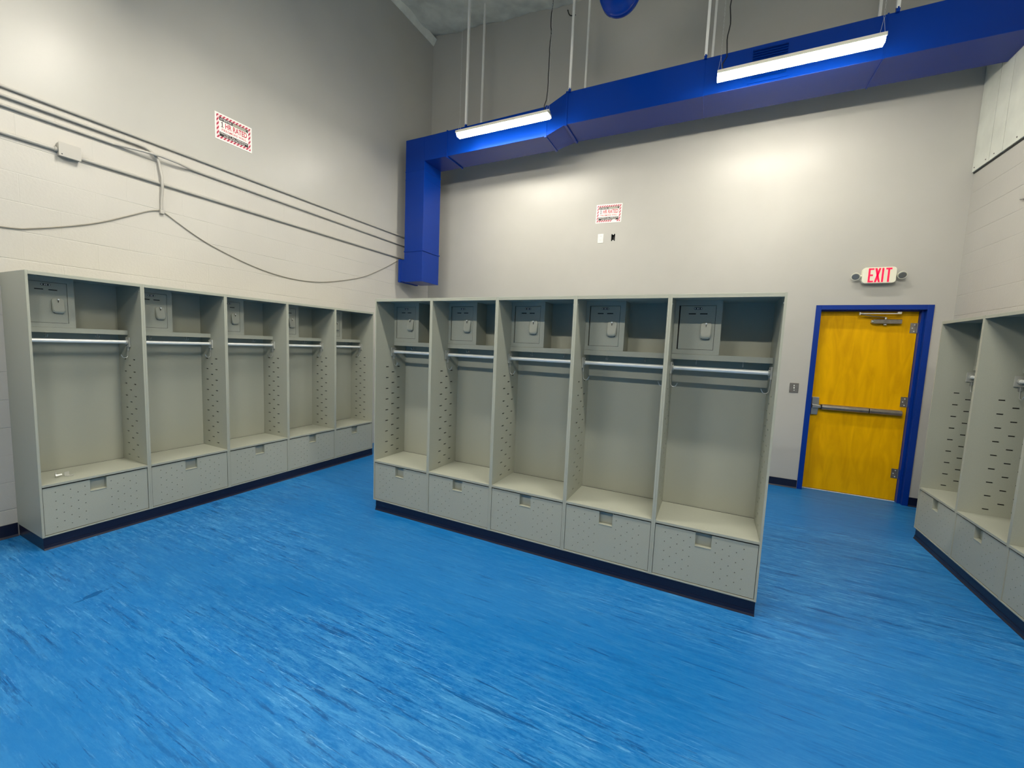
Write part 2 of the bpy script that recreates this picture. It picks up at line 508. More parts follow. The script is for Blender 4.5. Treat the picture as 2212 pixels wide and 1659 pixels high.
lc.prism([(1.735, 0.985), (1.822, 0.992), (1.822, 1.022), (1.735, 1.030)], DY - 0.062, DY - 0.028, 'y', M['steel_b'])
lc.build('latch_case', pbo, 0.006)
# closer
cl = MB()
cl.prism([(DY - 0.050, 1.984), (DY - 0.052, 2.022), (DY - 0.044, 2.030), (DY - 0.002, 2.030), (DY - 0.002, 1.980), (DY - 0.044, 1.980)], 2.212, 2.452, 'x', M['steel'])
cl.tube([(2.192, DY - 0.025, 2.005), (2.214, DY - 0.025, 2.005)], 0.019, M['zinc'], 14)
cl.tube([(2.318, DY - 0.026, 2.028), (2.318, DY - 0.026, 2.050)], 0.011, M['zinc'], 12)
cl.tube([(2.318, DY - 0.026, 1.982), (2.318, DY - 0.026, 1.966)], 0.014, M['cast'], 12)
clo = cl.build('door_closer', fr, 0.002)
ar = MB()
ar.tube([(2.318, DY - 0.026, 2.052), (2.20, DY - 0.05, 2.060), (2.083, DY - 0.075, 2.082)], 0.006, M['steel'], 8)
ar.box(2.075, 2.425, DY - 0.082, DY - 0.068, 2.084, 2.094, M['zinc'])
ar.box(2.070, 2.080, DY - 0.085, DY - 0.064, 2.072, 2.102, M['zinc'])
ar.box(2.395, 2.430, DY - 0.086, DY - 0.05, 2.086, 2.106, M['zinc'])
ar.build('closer_arm', clo)
for k, (z0, z1) in enumerate(((1.885, 1.994), (1.073, 1.184), (0.266, 0.373))):
    h = MB()
    h.box(2.538, 2.598, DY - 0.003, DY - 0.0005, z0, z1, M['steel'])
    h.box(2.5975, 2.5995, DY - 0.045, DY - 0.001, z0, z1, M['blue_f'])
    h.tube([(2.597, DY - 0.006, z0), (2.597, DY - 0.006, z1)], 0.006, M['steel'], 8)
    for q in (0.18, 0.5, 0.82):
        h.tube([(2.556 + (0.016 if q != 0.5 else 0), DY - 0.005, z0 + (z1 - z0) * q), (2.556 + (0.016 if q != 0.5 else 0), DY - 0.003, z0 + (z1 - z0) * q)], 0.006, M['alu'], 8)
    h.build('hinge', fr)

# ------------------------------------------------------------------ lockers
TI = 0.0125
BD = 0.40       # depth of inner back panel
DEP = 0.4495     # overall depth
SF = 0.229      # shelf / lock box front
SH0, SH1 = 1.523, 1.560
def side(left):
    b = MB(); b2 = M['grey']
    holes = []
    for k in range(9):
        zc = 1.323 - k * 0.1016
        for d in (0.149, 0.301): holes.append((d - 0.018, d + 0.018, zc - 0.0045, zc + 0.0045))
    for k in range(8):
        zc = 1.272 - k * 0.1016; holes.append((0.207, 0.243, zc - 0.0045, zc + 0.0045))
    if left: at = lambda u, v, d: (0.0003 + d, u, v)
    else: at = lambda u, v, d: (W - 0.0003 - d, u, v)
    b.plate((0.0, DEP), (HB, H), TI, TI - 0.006, holes, at, M['grey'], M['gap_shade'], 'x')
    # outer skin and edges
    o_, i_ = 0.0, TI
    P = lambda u, v, d: at(u, v, d)
    b.add([P(0, HB, o_), P(DEP, HB, o_), P(DEP, H, o_), P(0, H, o_)], [(0,1,2,3)], M['grey'])
    b.add([P(0, HB, o_), P(0, H, o_), P(0, H, i_), P(0, HB, i_)], [(0,1,2,3)], M['grey'])
    b.add([P(DEP, HB, o_), P(DEP, H, o_), P(DEP, H, i_), P(DEP, HB, i_)], [(0,1,2,3)], M['grey'])
    b.add([P(0, HB, o_), P(DEP, HB, o_), P(DEP, HB, i_), P(0, HB, i_)], [(0,1,2,3)], M['grey'])
    b.add([P(0, H, o_), P(DEP, H, o_), P(DEP, H, i_), P(0, H, i_)], [(0,1,2,3)], M['grey'])
    # small assembly screw near the top front
    c = at(0.022, 1.872, TI); e = at(0.022, 1.872, TI + 0.002)
    b.tube([c, e], 0.0045, M['zinc'], 8)
    return b

def rrect(cx, cz, w, h, r, n=5):
    pts = []
    for (sx, sz, a0) in ((1, 1, 0), (-1, 1, 90), (-1, -1, 180), (1, -1, 270)):
        for k in range(n + 1):
            a = math.radians(a0 + 90 * k / n)
            pts.append((cx + sx * (w / 2 - r) + r * math.cos(a), cz + sz * (h / 2 - r) + r * math.sin(a)))
    return pts

def make_locker(plate_text):
    t = thing('gear_locker', '', 'locker')
    side(True).build('side_panel', t)
    side(False).build('side_panel', t)
    u0, u1 = TI + 0.0006, W - TI - 0.0006
    one(u0, u1, BD, BD + 0.01, HB + 0.012, H - 0.002, M['grey']).build('back_panel', t)
    b = MB(); b.box(u0, u1, 0.0, DEP, H - 0.012, H, M['grey']); b.box(u0, u1, 0.0, 0.014, H - 0.024, H - 0.012, M['grey'])
    b.build('top_panel', t, 0.001)
    b = MB(); b.box(u0, u1, 0.0, BD, HB, HB + 0.010, M['grey']); b.build('bottom_panel', t, 0.001)
    # bench seat
    b = MB(); b.box(u0, u1, -0.003, BD - 0.009, 0.453, 0.466, M['grey'])
    b.box(u0, u1, -0.003, 0.003, 0.449, 0.453, M['grey'])
    b.box(u0, u1, BD - 0.0088, BD - 0.0005, 0.440, 0.4655, M['gap_shade'])  # dark strip painting the shade in the seam behind the seat
    b.tube([(0.313, 0.03, 0.466), (0.313, 0.03, 0.4672)], 0.007, M['cast'], 10)
    b.build('bench_seat', t, 0.0012)
    # storage front, perforated, with the notch handle
    b = MB(); holes = []
    r = 0.0029
    for base in (0.077, 0.376):
        for i in range(5):
            zz = [0.3985 - 0.0635 * k for k in range(5)] if i % 2 == 0 else [0.367 - 0.0635 * k for k in range(4)]
            for z in zz: holes.append((base + 0.038 * i - r, base + 0.038 * i + r, z - r, z + r))
    holes = [(a, c, d, e) for a, c, d, e in holes]
    holes.append((0.257, 0.350, 0.355, 0.4405, 0.034))
    b.plate((u0 + 0.0025, u1 - 0.0025), (HB + 0.0145, 0.4405), 0.004, 0.010, holes, lambda u, v, d: (u, d, v), M['grey'], M['gap_shade'], 'y')
    b.box(u0, u1, 0.036, 0.038, HB + 0.011, 0.452, M['gap_shade'])  # dark sheet painting the shade seen through the gaps
    st = b.build('storage_front', t)
    b = MB(); b.prism([(0.0035, 0.347), (0.001, 0.352), (0.033, 0.357), (0.033, 0.352)], 0.257, 0.350, 'x', M['grey'])
    b.build('handle_recess', st)
    # shelf
    b = MB(); b.box(u0, u1, SF, SF + 0.012, SH0, SH1, M['grey']); b.box(u0, u1, SF + 0.012, BD - 0.001, SH1 - 0.008, SH1, M['grey'])
    sh = b.build('shelf', t, 0.001)
    for uu in (0.167, 0.448):
        h = MB()
        for sg in (-1, 1):
            pts = [(uu, 0.325, 1.5515), (uu, 0.325, 1.520)]
            for k in range(9):
                a = math.radians(180 * k / 8)
                pts.append((uu, 0.325 + sg * (0.016 - 0.016 * math.cos(a)), 1.515 - 0.016 * math.sin(a) - 0.008))
            h.tube(pts, 0.0022, M['zinc'], 6)
        h.box(uu - 0.008, uu + 0.008, 0.307, 0.343, 1.5490, 1.5515, M['zinc'])
        h.build('ceiling_hook', t)
    # lock box
    bx0, bx1 = u0 + 0.0005, 0.300
    b = MB()
    b.plate((bx0, bx1), (SH1 + 0.001, H - 0.0125), SF + 0.003, SF + 0.03,
            [(0.0395, 0.2635, 1.592, 1.884)], lambda u, v, d: (u, d, v), M['grey'], M['gap_shade'], 'y')
    b.box(bx1 - 0.002, bx1, SF + 0.0032, BD - 0.001, SH1 + 0.001, H - 0.0125, M['grey'])
    lb = b.build('lock_box', t)
    b = MB()
    dh = [(0.099, 0.143, 1.8255, 1.8325), (0.168, 0.213, 1.8255, 1.8325)]
    dy0 = SF + 0.0035
    b.plate((0.0475, 0.2610), (1.5942, 1.8810), dy0, dy0 + 0.006, dh, lambda u, v, d: (u, d, v), M['grey'], M['gap_shade'], 'y')
    for (a0, a1, c0, c1) in ((0.0475, 0.0475, 1.5942, 1.8810), (0.2610, 0.2610, 1.5942, 1.8810)):
        b.add([(a0, dy0, c0), (a0, dy0 + 0.02, c0), (a0, dy0 + 0.02, c1), (a0, dy0, c1)], [(0,1,2,3)], M['grey'])
    b.build('box_door', lb)
    # cup latch: rounded shell that rises from the door and opens downward
    b = MB()
    base = rrect(0.2115, 1.718, 0.068, 0.106, 0.020)
    def lift(p, k):
        tz = (1.771 - p[1]) / 0.106
        return 0.004 + (0.020 * min(1, tz * 1.25)) * k
    ring0 = [(p[0], dy0 - 0.0005, p[1]) for p in base]
    ring1 = [(p[0], dy0 - lift(p, 0.75), p[1]) for p in base]
    in_ = rrect(0.2115, 1.720, 0.056, 0.090, 0.016)
    ring2 = [(p[0], dy0 - lift(p, 1.0), p[1]) for p in in_]
    n = len(base)
    fs = [(i, (i + 1) % n, n + (i + 1) % n, n + i) for i in range(n)] + [(n + i, n + (i + 1) % n, 2 * n + (i + 1) % n, 2 * n + i) for i in range(n)] + [tuple(range(2 * n, 3 * n))]
    b.add(ring0 + ring1 + ring2, fs, M['grey'])
    b.prism(rrect(0.2115, 1.6668, 0.050, 0.005, 0.002, 2), dy0 - 0.017, dy0 - 0.001, 'y', M['gap_shade'])
    b.build('cup_latch', lb, 0.0015)
    b = MB()
    b.tube([(0.211, dy0 - 0.011, 1.764), (0.211, dy0 - 0.020, 1.7635)], 0.0055, M['alu'], 12)
    b.box(0.2096, 0.2124, dy0 - 0.0165, dy0 - 0.012, 1.742, 1.758, M['black'])
    b.build('key_lock', lb)
    b = MB()
    b.prism(rrect(0.155, 1.863, 0.050, 0.013, 0.006, 4), dy0 - 0.0022, dy0 - 0.0003, 'y', M['black'])
    for uu in (0.1365, 0.1735):
        b.tube([(uu, dy0 - 0.0022, 1.863), (uu, dy0 - 0.0036, 1.863)], 0.0038, M['alu'], 10)
    for k, uu in enumerate((0.1475, 0.1565)):
        b.prism(rrect(uu + 0.003, 1.863, 0.0062, 0.0075, 0.0012, 2), dy0 - 0.0029, dy0 - 0.0021, 'y', M['signw'])
        b.prism(rrect(uu + 0.003, 1.8648, 0.0022, 0.0016, 0.0004, 1), dy0 - 0.0032, dy0 - 0.0029, 'y', M['black'])
    np_ = b.build('number_plate', lb)
    # rod, brackets, hooks
    b = MB(); b.tube([(TI + 0.004, 0.222, 1.465), (W - TI - 0.004, 0.222, 1.465)], 0.0135, M['alu'], 16)
    b.build('hanging_rod', t)
    for sgn, ux in ((1, TI + 0.0008), (-1, W - TI - 0.0008)):
        b = MB()
        xx = sorted((ux, ux + sgn * 0.010)); x2 = sorted((ux + sgn * 0.010, ux + sgn * 0.020))
        b.box(xx[0], xx[1], 0.192, 0.252, 1.425, 1.503, M['cast'])
        ring = [(0.222 + 0.021 * math.cos(a), 1.465 + 0.021 * math.sin(a)) for a in [2 * math.pi * k / 16 for k in range(16)]]
        b.prism(ring, x2[0], x2[1], 'x', M['cast'])
        for zz in (1.437, 1.494): b.tube([(ux + sgn * 0.010, 0.240, zz), (ux + sgn * 0.013, 0.240, zz)], 0.004, M['zinc'], 8)
        b.build('rod_bracket', t, 0.002)
        b = MB()
        X = lambda q: ux + sgn * q
        pts = [(X(0.003), 0.230, 1.43), (X(0.003), 0.230, 1.39), (X(0.006), 0.230, 1.355)]
        for k in range(1, 7):
            a = math.radians(180 + 130 * k / 6)
            pts.append((X(0.026 + 0.020 * math.cos(a)), 0.230, 1.355 + 0.020 * math.sin(a)))
        pts.append((X(0.050), 0.230, 1.362))
        b.tube(pts, 0.0024, M['zinc'], 8)
        b.box(min(X(0.001), X(0.003)), max(X(0.001), X(0.003)), 0.218, 0.242, 1.395, 1.432, M['zinc'])
        b.build('coat_hook', t)
    return t

proto = make_locker('')
ORD = ['first', 'second', 'third', 'fourth', 'fifth']
rows = []
L_lab = ['open grey gear locker at near end of left wall row, loose hardware on its seat',
         'open grey gear locker in the left wall row, second from the near end',
         'open grey gear locker in the left wall row, middle of its five',
         'open grey gear locker in the left wall row, fourth from the near end',
         'open grey gear locker in the left wall row, deepest one']
M_lab = ['open grey gear locker at the left end of the freestanding centre row',
         'open grey gear locker in the freestanding centre row, second from its left end',
         'open grey gear locker in the middle of the freestanding centre row of five',
         'open grey gear locker in the freestanding centre row, second from its right end',
         'open grey gear locker at the right end of the freestanding centre row']
R_lab = ['open grey gear locker on the right wall, nearest the blue door frame',
         'open grey gear locker on the right wall, second from the yellow door',
         'open grey gear locker on the right wall, cut off by the photo edge',
         'open grey gear locker on the right wall, nearest the camera']
GL = 'grey gear lockers along the left block wall'
GM = 'grey gear lockers in the freestanding centre row'
GR = 'grey gear lockers along the right wall'
spots = [((xM + i * W, yM, 0), 0.0, M_lab[i], GM) for i in range(5)]
spots += [((xL, yL + i * W, 0), math.pi / 2, L_lab[i], GL) for i in range(5)]
spots += [((xR, yR - i * W, 0), -math.pi / 2, R_lab[i], GR) for i in range(4)]
for i, (loc, rz, lab, g) in enumerate(spots):
    o = proto if i == 0 else copy_tree(proto)
    o.location = loc; o.rotation_euler = (0, 0, rz); o['label'] = lab; o['group'] = g

# scribe strip closing the near end of the left row against the wall
for o in [q for q in COL.objects if q.get('group') == GL and 'near end of left wall' in q['label']]:
    one(0.0003, TI, DEP + 0.0003, 0.4655, HB, H, M['grey']).build('filler_strip', o)
# plinths under the rows
def plinth(loc, rz, n, e0, e1, dep, label):
    b = MB()
    x0, x1 = e0, n * W - e1
    b.box(x0, x1, 0.004, dep, 0.0, HB - 0.001, M['navy'])
    b.prism([(0.004, 0.0), (-0.007, 0.0), (-0.001, 0.012), (0.001, 0.03), (0.004, 0.03)], x0, x1, 'x', M['navy'])
    o = b.build('plinth'); o.location = loc; o.rotation_euler = (0, 0, rz)
    tag(o, label, 'plinth')
plinth((xM, yM, 0), 0, 5, 0.03, 0.004, 0.43, 'navy vinyl plinth under the freestanding centre row of lockers')
plinth((xL, yL, 0), math.pi / 2, 5, 0.004, 0.004, 0.464, 'navy vinyl plinth under the left wall row of lockers')
plinth((xR, yR, 0), -math.pi / 2, 4, 0.03, 0.004, 0.447, 'navy vinyl plinth under the right wall row of lockers')

# loose hardware on the first left locker's bench
SZ = 0.4663
t = thing('loose_bolt', 'small steel bolt with round head lying on the nearest left locker seat', 'bolt', (xL - 0.155, yL + 0.128, SZ))
b = MB(); b.tube([(0, 0, 0.012), (0, 0.028, 0.014)], 0.0075, M['alu'], 12); b.build('shank', t)
b = MB(); b.tube([(0, -0.006, 0.012), (0, 0.0, 0.012)], 0.0118, M['zinc'], 14); b.tube([(0, -0.003, 0.018), (0, -0.003, 0.036)], 0.005, M['zinc'], 8); b.build('head', t)
b = MB()
b.box(0, 0.003, 0, 0.03, 0, 0.03, M['cast']); b.box(0, 0.045, 0.0, 0.03, 0, 0.003, M['zinc']); b.box(0.042, 0.045, 0, 0.03, 0, 0.012, M['zinc'])
o = b.build('loose_bracket', bevel=0.001, loc=(xL - 0.150, yL + 0.166, SZ))
o.rotation_euler = (0, 0, 0.25)
tag(o, 'small bent metal bracket beside the bolt on the nearest left locker seat', 'bracket')

# ------------------------------------------------------------------ air duct
D0 = 4.950   # front face
duct = thing('air_duct', 'blue painted rectangular sheet metal air duct running along the back wall and down the corner', 'duct', (-3.55, 5.15, 2.475))
def dpart(b, name, label=None, parent=None, bevel=0.003):
    o = b.build(name, parent or duct, bevel)
    p = parent or duct
    o.location = -Vector((-3.55, 5.15, 2.475)) if p == duct else (0, 0, 0)
    if label: o['label'] = label
    return o
b = MB(); b.box(-3.733, -3.383, D0, 5.354, 2.923, 4.552, M['blue']); dpart(b, 'riser')
b = MB(); b.box(-3.733, -3.383, D0 - 0.001, 5.356, 2.477, 2.923, M['blue']); b.box(-3.801, -3.730, D0 + 0.004, 5.350, 2.485, 2.815, M['blue']); b.box(-3.846, -3.797, D0 - 0.004, 5.364, 2.475, 2.822, M['blue'])
dpart(b, 'outlet_boot')
b = MB(); b.prism([(-3.383, 4.213), (-1.466, 4.220), (-1.466, 4.577), (-3.383, 4.552)], D0, 5.359, 'y', M['blue']); dpart(b, 'branch_run')
# reducer between branch and main run
A = [(-1.466, D0, 4.220), (-1.466, 5.359, 4.220), (-1.466, 5.359, 4.577), (-1.466, D0, 4.577)]
Bq = [(-1.225, D0, 4.308), (-1.225, 5.413, 4.308), (-1.225, 5.413, 4.685), (-1.225, D0, 4.685)]
b = MB(); b.add(A + Bq, [(0,1,2,3),(4,5,6,7),(0,1,5,4),(1,2,6,5),(2,3,7,6),(3,0,4,7)], M['blue']); dpart(b, 'reducer')
b = MB(); b.box(-1.225, XR - 0.02, D0, 5.413, 4.308, 4.685, M['blue']); dpart(b, 'main_run')
def flange(x, z0, z1, y1, w=0.014, e=0.012):
    b = MB(); b.box(x - w / 2, x + w / 2, D0 - e * 0.45, y1 + 0.006, z0 - e, z1 + 0.008, M['blue']); dpart(b, 'flange', None, None, 0.002)
flange(-6.585, 4.213, 4.552, 5.359, 0.022, 0.022)
flange(-2.987, 4.215, 4.557, 5.359, 0.02, 0.018)
flange(-1.478, 4.220, 4.577, 5.359, 0.03, 0.016)
flange(-1.215, 4.308, 4.685, 5.413, 0.03, 0.018)
flange(0.323, 4.308, 4.685, 5.413, 0.008, 0.005)
flange(1.816, 4.308, 4.685, 5.413, 0.012, 0.008)
for z, e in ((2.933, 0.010), (3.981, 0.003), (4.099, 0.005)):
    b = MB(); b.box(-3.733 - e * 0.6, -3.383 + e, D0 - e * 0.6, 5.354 + e, z - 0.009, z + 0.009, M['blue']); dpart(b, 'flange', None, None, 0.002)
# supply grille on the main run
g = MB()
gx0, gx1, gz0, gz1 = 0.732, 1.095, 4.330, 4.672
g.box(gx0, gx1, D0 - 0.010, D0 - 0.0005, gz0, gz0 + 0.03, M['blue']); g.box(gx0, gx1, D0 - 0.010, D0 - 0.0005, gz1 - 0.03, gz1, M['blue'])
g.box(gx0, gx0 + 0.03, D0 - 0.010, D0 - 0.0005, gz0 + 0.03, gz1 - 0.03, M['blue']); g.box(gx1 - 0.03, gx1, D0 - 0.010, D0 - 0.0005, gz0 + 0.03, gz1 - 0.03, M['blue'])
nb = 12
for k in range(nb):
    z = gz0 + 0.04 + (gz1 - gz0 - 0.08) * k / (nb - 1)
    g.prism([(D0 - 0.018, z - 0.004), (D0 - 0.002, z + 0.010), (D0 - 0.002, z + 0.013), (D0 - 0.018, z - 0.001)], gx0 + 0.03, gx1 - 0.03, 'x', M['blue'])
gr = dpart(g, 'supply_grille', None, None, 0)

# hangers
for k, (xa, xb, nm) in enumerate(((-2.668, -2.690, 'left end of the blue duct'), (-1.179, -1.145, 'step in the blue duct'), (0.322, 0.361, 'middle of the blue duct'), (1.875, 1.857, 'right lamp end of the blue duct'))):
    for y, side_, r in ((D0 - 0.0137, 'front', 0.0135), (5.3712 if k == 0 else 5.4252, 'rear', 0.012)):
        b = MB(); x = xa if side_ == 'front' else xb
        top = zceil(x) + 0.06
        z0 = 4.30 if k == 0 else 4.40
        zt = (4.567 if k == 0 else 4.700)
        b.box(x - r, x + r, y - r, y + r, zt, top, M['white'])
        if side_ == 'front':
            b.box(x - r, x + r, y - r, y + r * 0.9, zt - 0.03, zt, M['blue'])
            b.tube([(x, y, zt), (x, y, zt + 0.012)], 0.017, M['blue'], 6)
        else:
            b.box(x - r, x + r, y - r, y + r, zt - 0.2, zt, M['blue'])
        o = b.build('duct_hanger')
        tag(o, f'white square {side_} hanger bar above the {nm}', 'hanger', 'white hanger bars holding the blue duct')

# round duct at the top of the frame
t = thing('round_duct', 'blue round spiral duct end cut off by the top of the photo', 'duct', (-0.45, 4.4, 5.1))
b = MB(); n = 40
def ringpts(y, r, cx, cz):
    return [(cx + r * math.cos(2 * math.pi * k / n), y, cz + r * math.sin(2 * math.pi * k / n)) for k in range(n)]
prof = [(4.40, 0.175, -0.470, 5.110), (4.36, 0.196, -0.470, 5.110), (4.27, 0.200, -0.470, 5.110), (4.265, 0.180, -0.470, 5.110), (3.9, 0.180, -0.46, 5.14),
        (3.895, 0.19, -0.46, 5.14), (3.87, 0.19, -0.46, 5.14), (3.865, 0.180, -0.46, 5.14), (-3.3, 0.172, -0.45, 5.40)]
vs = []
for p in prof: vs += ringpts(*p)
fs = [(i * n + k, i * n + (k + 1) % n, (i + 1) * n + (k + 1) % n, (i + 1) * n + k) for i in range(len(prof) - 1) for k in range(n)]
b.add(vs, fs, M['blue'], True); b.add(vs[:n], [tuple(range(n))], M['blue'])
o = b.build('duct_body', t); o.location = (0.45, -4.4, -5.1)
b = MB()
for yy in (3.6, 0.6, -2.2):
    b.tube([(-0.45, yy, 5.30), (-0.45, yy, zceil(-0.45) - 0.03)], 0.006, M['zinc'], 8)
o = b.build('support_wire', t); o.location = (0.45, -4.4, -5.1)

# ------------------------------------------------------------------ strip lights
def make_light(lens_m):
    t = thing('strip_light', '', 'lamp', (0, 0, 0), 0, 'hanging strip lights')
    Lh = 0.640
    b = MB()
    b.prism([(-0.030, 0.028), (-0.022, 0.062), (0.022, 0.062), (0.030, 0.028)], -Lh, Lh, 'x', M['housing'])
    b.prism([(-0.072, 0.002), (-0.068, 0.034), (-0.040, 0.040), (0.040, 0.040), (0.068, 0.034), (0.072, 0.002), (0.069, 0.002), (0.050, 0.012), (-0.050, 0.012), (-0.069, 0.002)], -Lh, Lh, 'x', M['housing'])
    b.build('housing', t, 0.001)
    b = MB()
    b.prism([(-0.046, 0.0112), (-0.047, 0.000), (-0.034, -0.026), (0.034, -0.026), (0.047, 0.000), (0.046, 0.0112)], -Lh + 0.003, Lh - 0.003, 'x', M[lens_m])
    b.build('lens', t)
    for sx in (-1, 1):
        b = MB()
        x = sx * (Lh - 0.02)
        # V of two wires, then a twisted chain to the ceiling
        b.tube([(x - 0.018, 0, 0.06), (x, 0, 0.19)], 0.0016, M['zinc'], 6)
        b.tube([(x + 0.018, 0, 0.06), (x, 0, 0.19)], 0.0016, M['zinc'], 6)
        z = 0.185; k = 0
        while z < 1.95:
            ph = k % 2
            c = Vector((x, 0, z + 0.014))
            pts = []
            for q in range(11):
                a = 2 * math.pi * q / 10
                off = Vector((0.0045 * math.cos(a), 0, 0.016 * math.sin(a))) if ph == 0 else Vector((0, 0.0045 * math.cos(a), 0.016 * math.sin(a)))
                pts.append(c + off)
            b.tube(pts, 0.0011, M['zinc'], 4, False)
            z += 0.027; k += 1
        b.build('chain', t)
    return t
def add_cord(t, x, H_, seed):
    rnd = random.Random(seed)
    pts = [(x - 0.02, 0.0, 0.06), (x - 0.03, 0.0, 0.12)]
    z = 0.18
    while z < H_:
        pts.append((x + 0.006 * math.sin(z * 21 + seed) + rnd.uniform(-0.003, 0.003) + 0.02 * (z / 2), 0.010 * math.sin(z * 17), z)); z += 0.05
    pts.append((x + 0.02, 0, H_))
    b = MB(); b.tube(pts, 0.0055, M['black'], 8); o = b.build('power_cord', t); o['label'] = 'black power cord'
    return o
lp = make_light('lens_wall'); lp2 = make_light('lens')
LX, LYs = (-1.955, 1.100), (4.65, 1.75, -1.15)
labs = {(0, 0): 'lit white strip light hanging left, in front of the blue duct', (1, 0): 'lit white strip light hanging right, in front of the duct grille',
        (0, 1): 'lit strip light hanging over the open floor, left side', (1, 1): 'lit strip light hanging over the open floor, right side',
        (0, 2): 'lit strip light hanging behind the camera, left side', (1, 2): 'lit strip light hanging behind the camera, right side',
        (0, 3): 'lit strip light at the rear of the room, left side', (1, 3): 'lit strip light at the rear of the room, right side'}
used_l = set()
for i, x in enumerate(LX):
    for j, y in enumerate(LYs):
        src = lp if j == 0 else lp2
        o = copy_tree(src) if src in used_l else src
        used_l.add(src)
        o.location = (x, y, 4.287); o['label'] = labs[(i, j)]
k = 0
for o in [q for q in COL.objects if q.name.startswith('strip_light')]:
    x = o.location.x; k += 1
    add_cord(o, 0.60 if x < 0 else -0.575, zceil(x) - 4.287 - 0.08, k)

# ------------------------------------------------------------------ conduits and cables on left wall
cx = XW + 0.014
def conduit(pts, r, name, label, cat='conduit', m='conduit', grp=None, seg=10):
    b = MB(); b.tube(pts, r, M[m], seg); return tag(b.build(name), label, cat, grp)
G = 'painted conduits along the left wall'
conduit([(cx, -6.58, 3.205), (cx, 5.70, 3.205)], 0.011, 'conduit', 'uppermost thin painted conduit along the left wall, where block meets smooth board', grp=G)
pts = [(cx + 0.004, -6.58, 3.142), (cx + 0.004, 1.74, 3.142)]
for a in range(0, 91, 15):
    q = math.radians(a); pts.append((cx + 0.004 + 0.012 * math.sin(q), 1.80 + 0.125 * math.sin(q), 3.142 - 0.125 * (1 - math.cos(q)) - 0.0))
pts += [(cx + 0.030, 1.934, 2.93), (cx + 0.030, 1.934, 2.82), (cx + 0.004, 1.934, 2.73), (cx + 0.003, 1.934, 2.655)]
conduit(pts, 0.0105, 'conduit', 'painted conduit on the left wall that bends down to the loose cable', grp=G)
pts = [(cx, -6.58, 3.072), (cx, 1.62, 3.078), (cx + 0.034, 1.80, 3.092), (cx + 0.042, 1.93, 3.10), (cx + 0.034, 2.06, 3.098), (cx, 2.2, 3.092), (cx, 5.70, 3.066)]
conduit(pts, 0.0105, 'conduit', 'second long painted conduit on the left wall, below the uppermost one', grp=G)
conduit([(cx, -6.58, 2.892), (cx, 1.288, 2.892)], 0.013, 'conduit', 'painted conduit entering the near side of the wall junction box', grp=G)
conduit([(cx, 1.412, 2.878), (cx, 5.70, 2.866)], 0.0125, 'conduit', 'lowest painted conduit from the junction box to the blue duct corner', grp=G)
t = thing('junction_box', 'painted square junction box on the lower conduit of the left wall', 'junction box', (XW, 1.351, 2.85))
one(0.0005, 0.045, -0.058, 0.058, 0.0, 0.095, M['conduit']).build('box', t, 0.003)
b = MB(); b.box(0.0455, 0.049, -0.061, 0.061, -0.003, 0.099, M['conduit']); b.tube([(0.049, -0.045, 0.012), (0.051, -0.045, 0.012)], 0.004, M['black'], 8)
b.build('cover', t, 0.002)
b = MB(); b.tube([(0.014, -0.075, 0.043), (0.014, -0.058, 0.043)], 0.018, M['conduit'], 12); b.build('connector', t)
o = one(XW + 0.0005, XW + 0.03, 1.920, 1.950, 2.615, 2.652, M['conduit']).build('cable_clip', bevel=0.002)
tag(o, 'tiny painted clip under the bent conduit where two cables leave', 'clip')
def smooth_path(P, n=8):
    out = []
    for i in range(len(P) - 1):
        p0 = P[max(i - 1, 0)]; p1 = P[i]; p2 = P[i + 1]; p3 = P[min(i + 2, len(P) - 1)]
        for k in range(n):
            t_ = k / n
            out.append(tuple(0.5 * ((2 * p1[a]) + (-p0[a] + p2[a]) * t_ + (2 * p0[a] - 5 * p1[a] + 4 * p2[a] - p3[a]) * t_ ** 2 + (-p0[a] + 3 * p1[a] - 3 * p2[a] + p3[a]) * t_ ** 3) for a in range(3)))
    out.append(P[-1]); return out
cc = XW + 0.008
conduit(smooth_path([(cc, -6.58, 2.22), (cc, -1.0, 2.20), (cc, 0.5, 2.235), (cc, 0.989, 2.249), (cc, 1.166, 2.285), (cc, 1.473, 2.404), (cc, 1.70, 2.530), (cc, 1.841, 2.612), (cc, 1.918, 2.640)]), 0.0042, 'cable', 'loose grey cable on the left wall, drooping from the clip toward the camera', 'cable', 'cable', 'loose cables on the left wall')
conduit(smooth_path([(cc, 1.952, 2.636), (cc, 2.337, 2.433), (cc, 2.924, 2.275), (cc, 3.521, 2.262), (cc, 4.189, 2.415), (cc, 4.60, 2.592), (cc, 5.0, 2.815)]), 0.0042, 'cable', 'loose grey cable sagging above the left lockers from clip to blue duct', 'cable', 'cable', 'loose cables on the left wall')

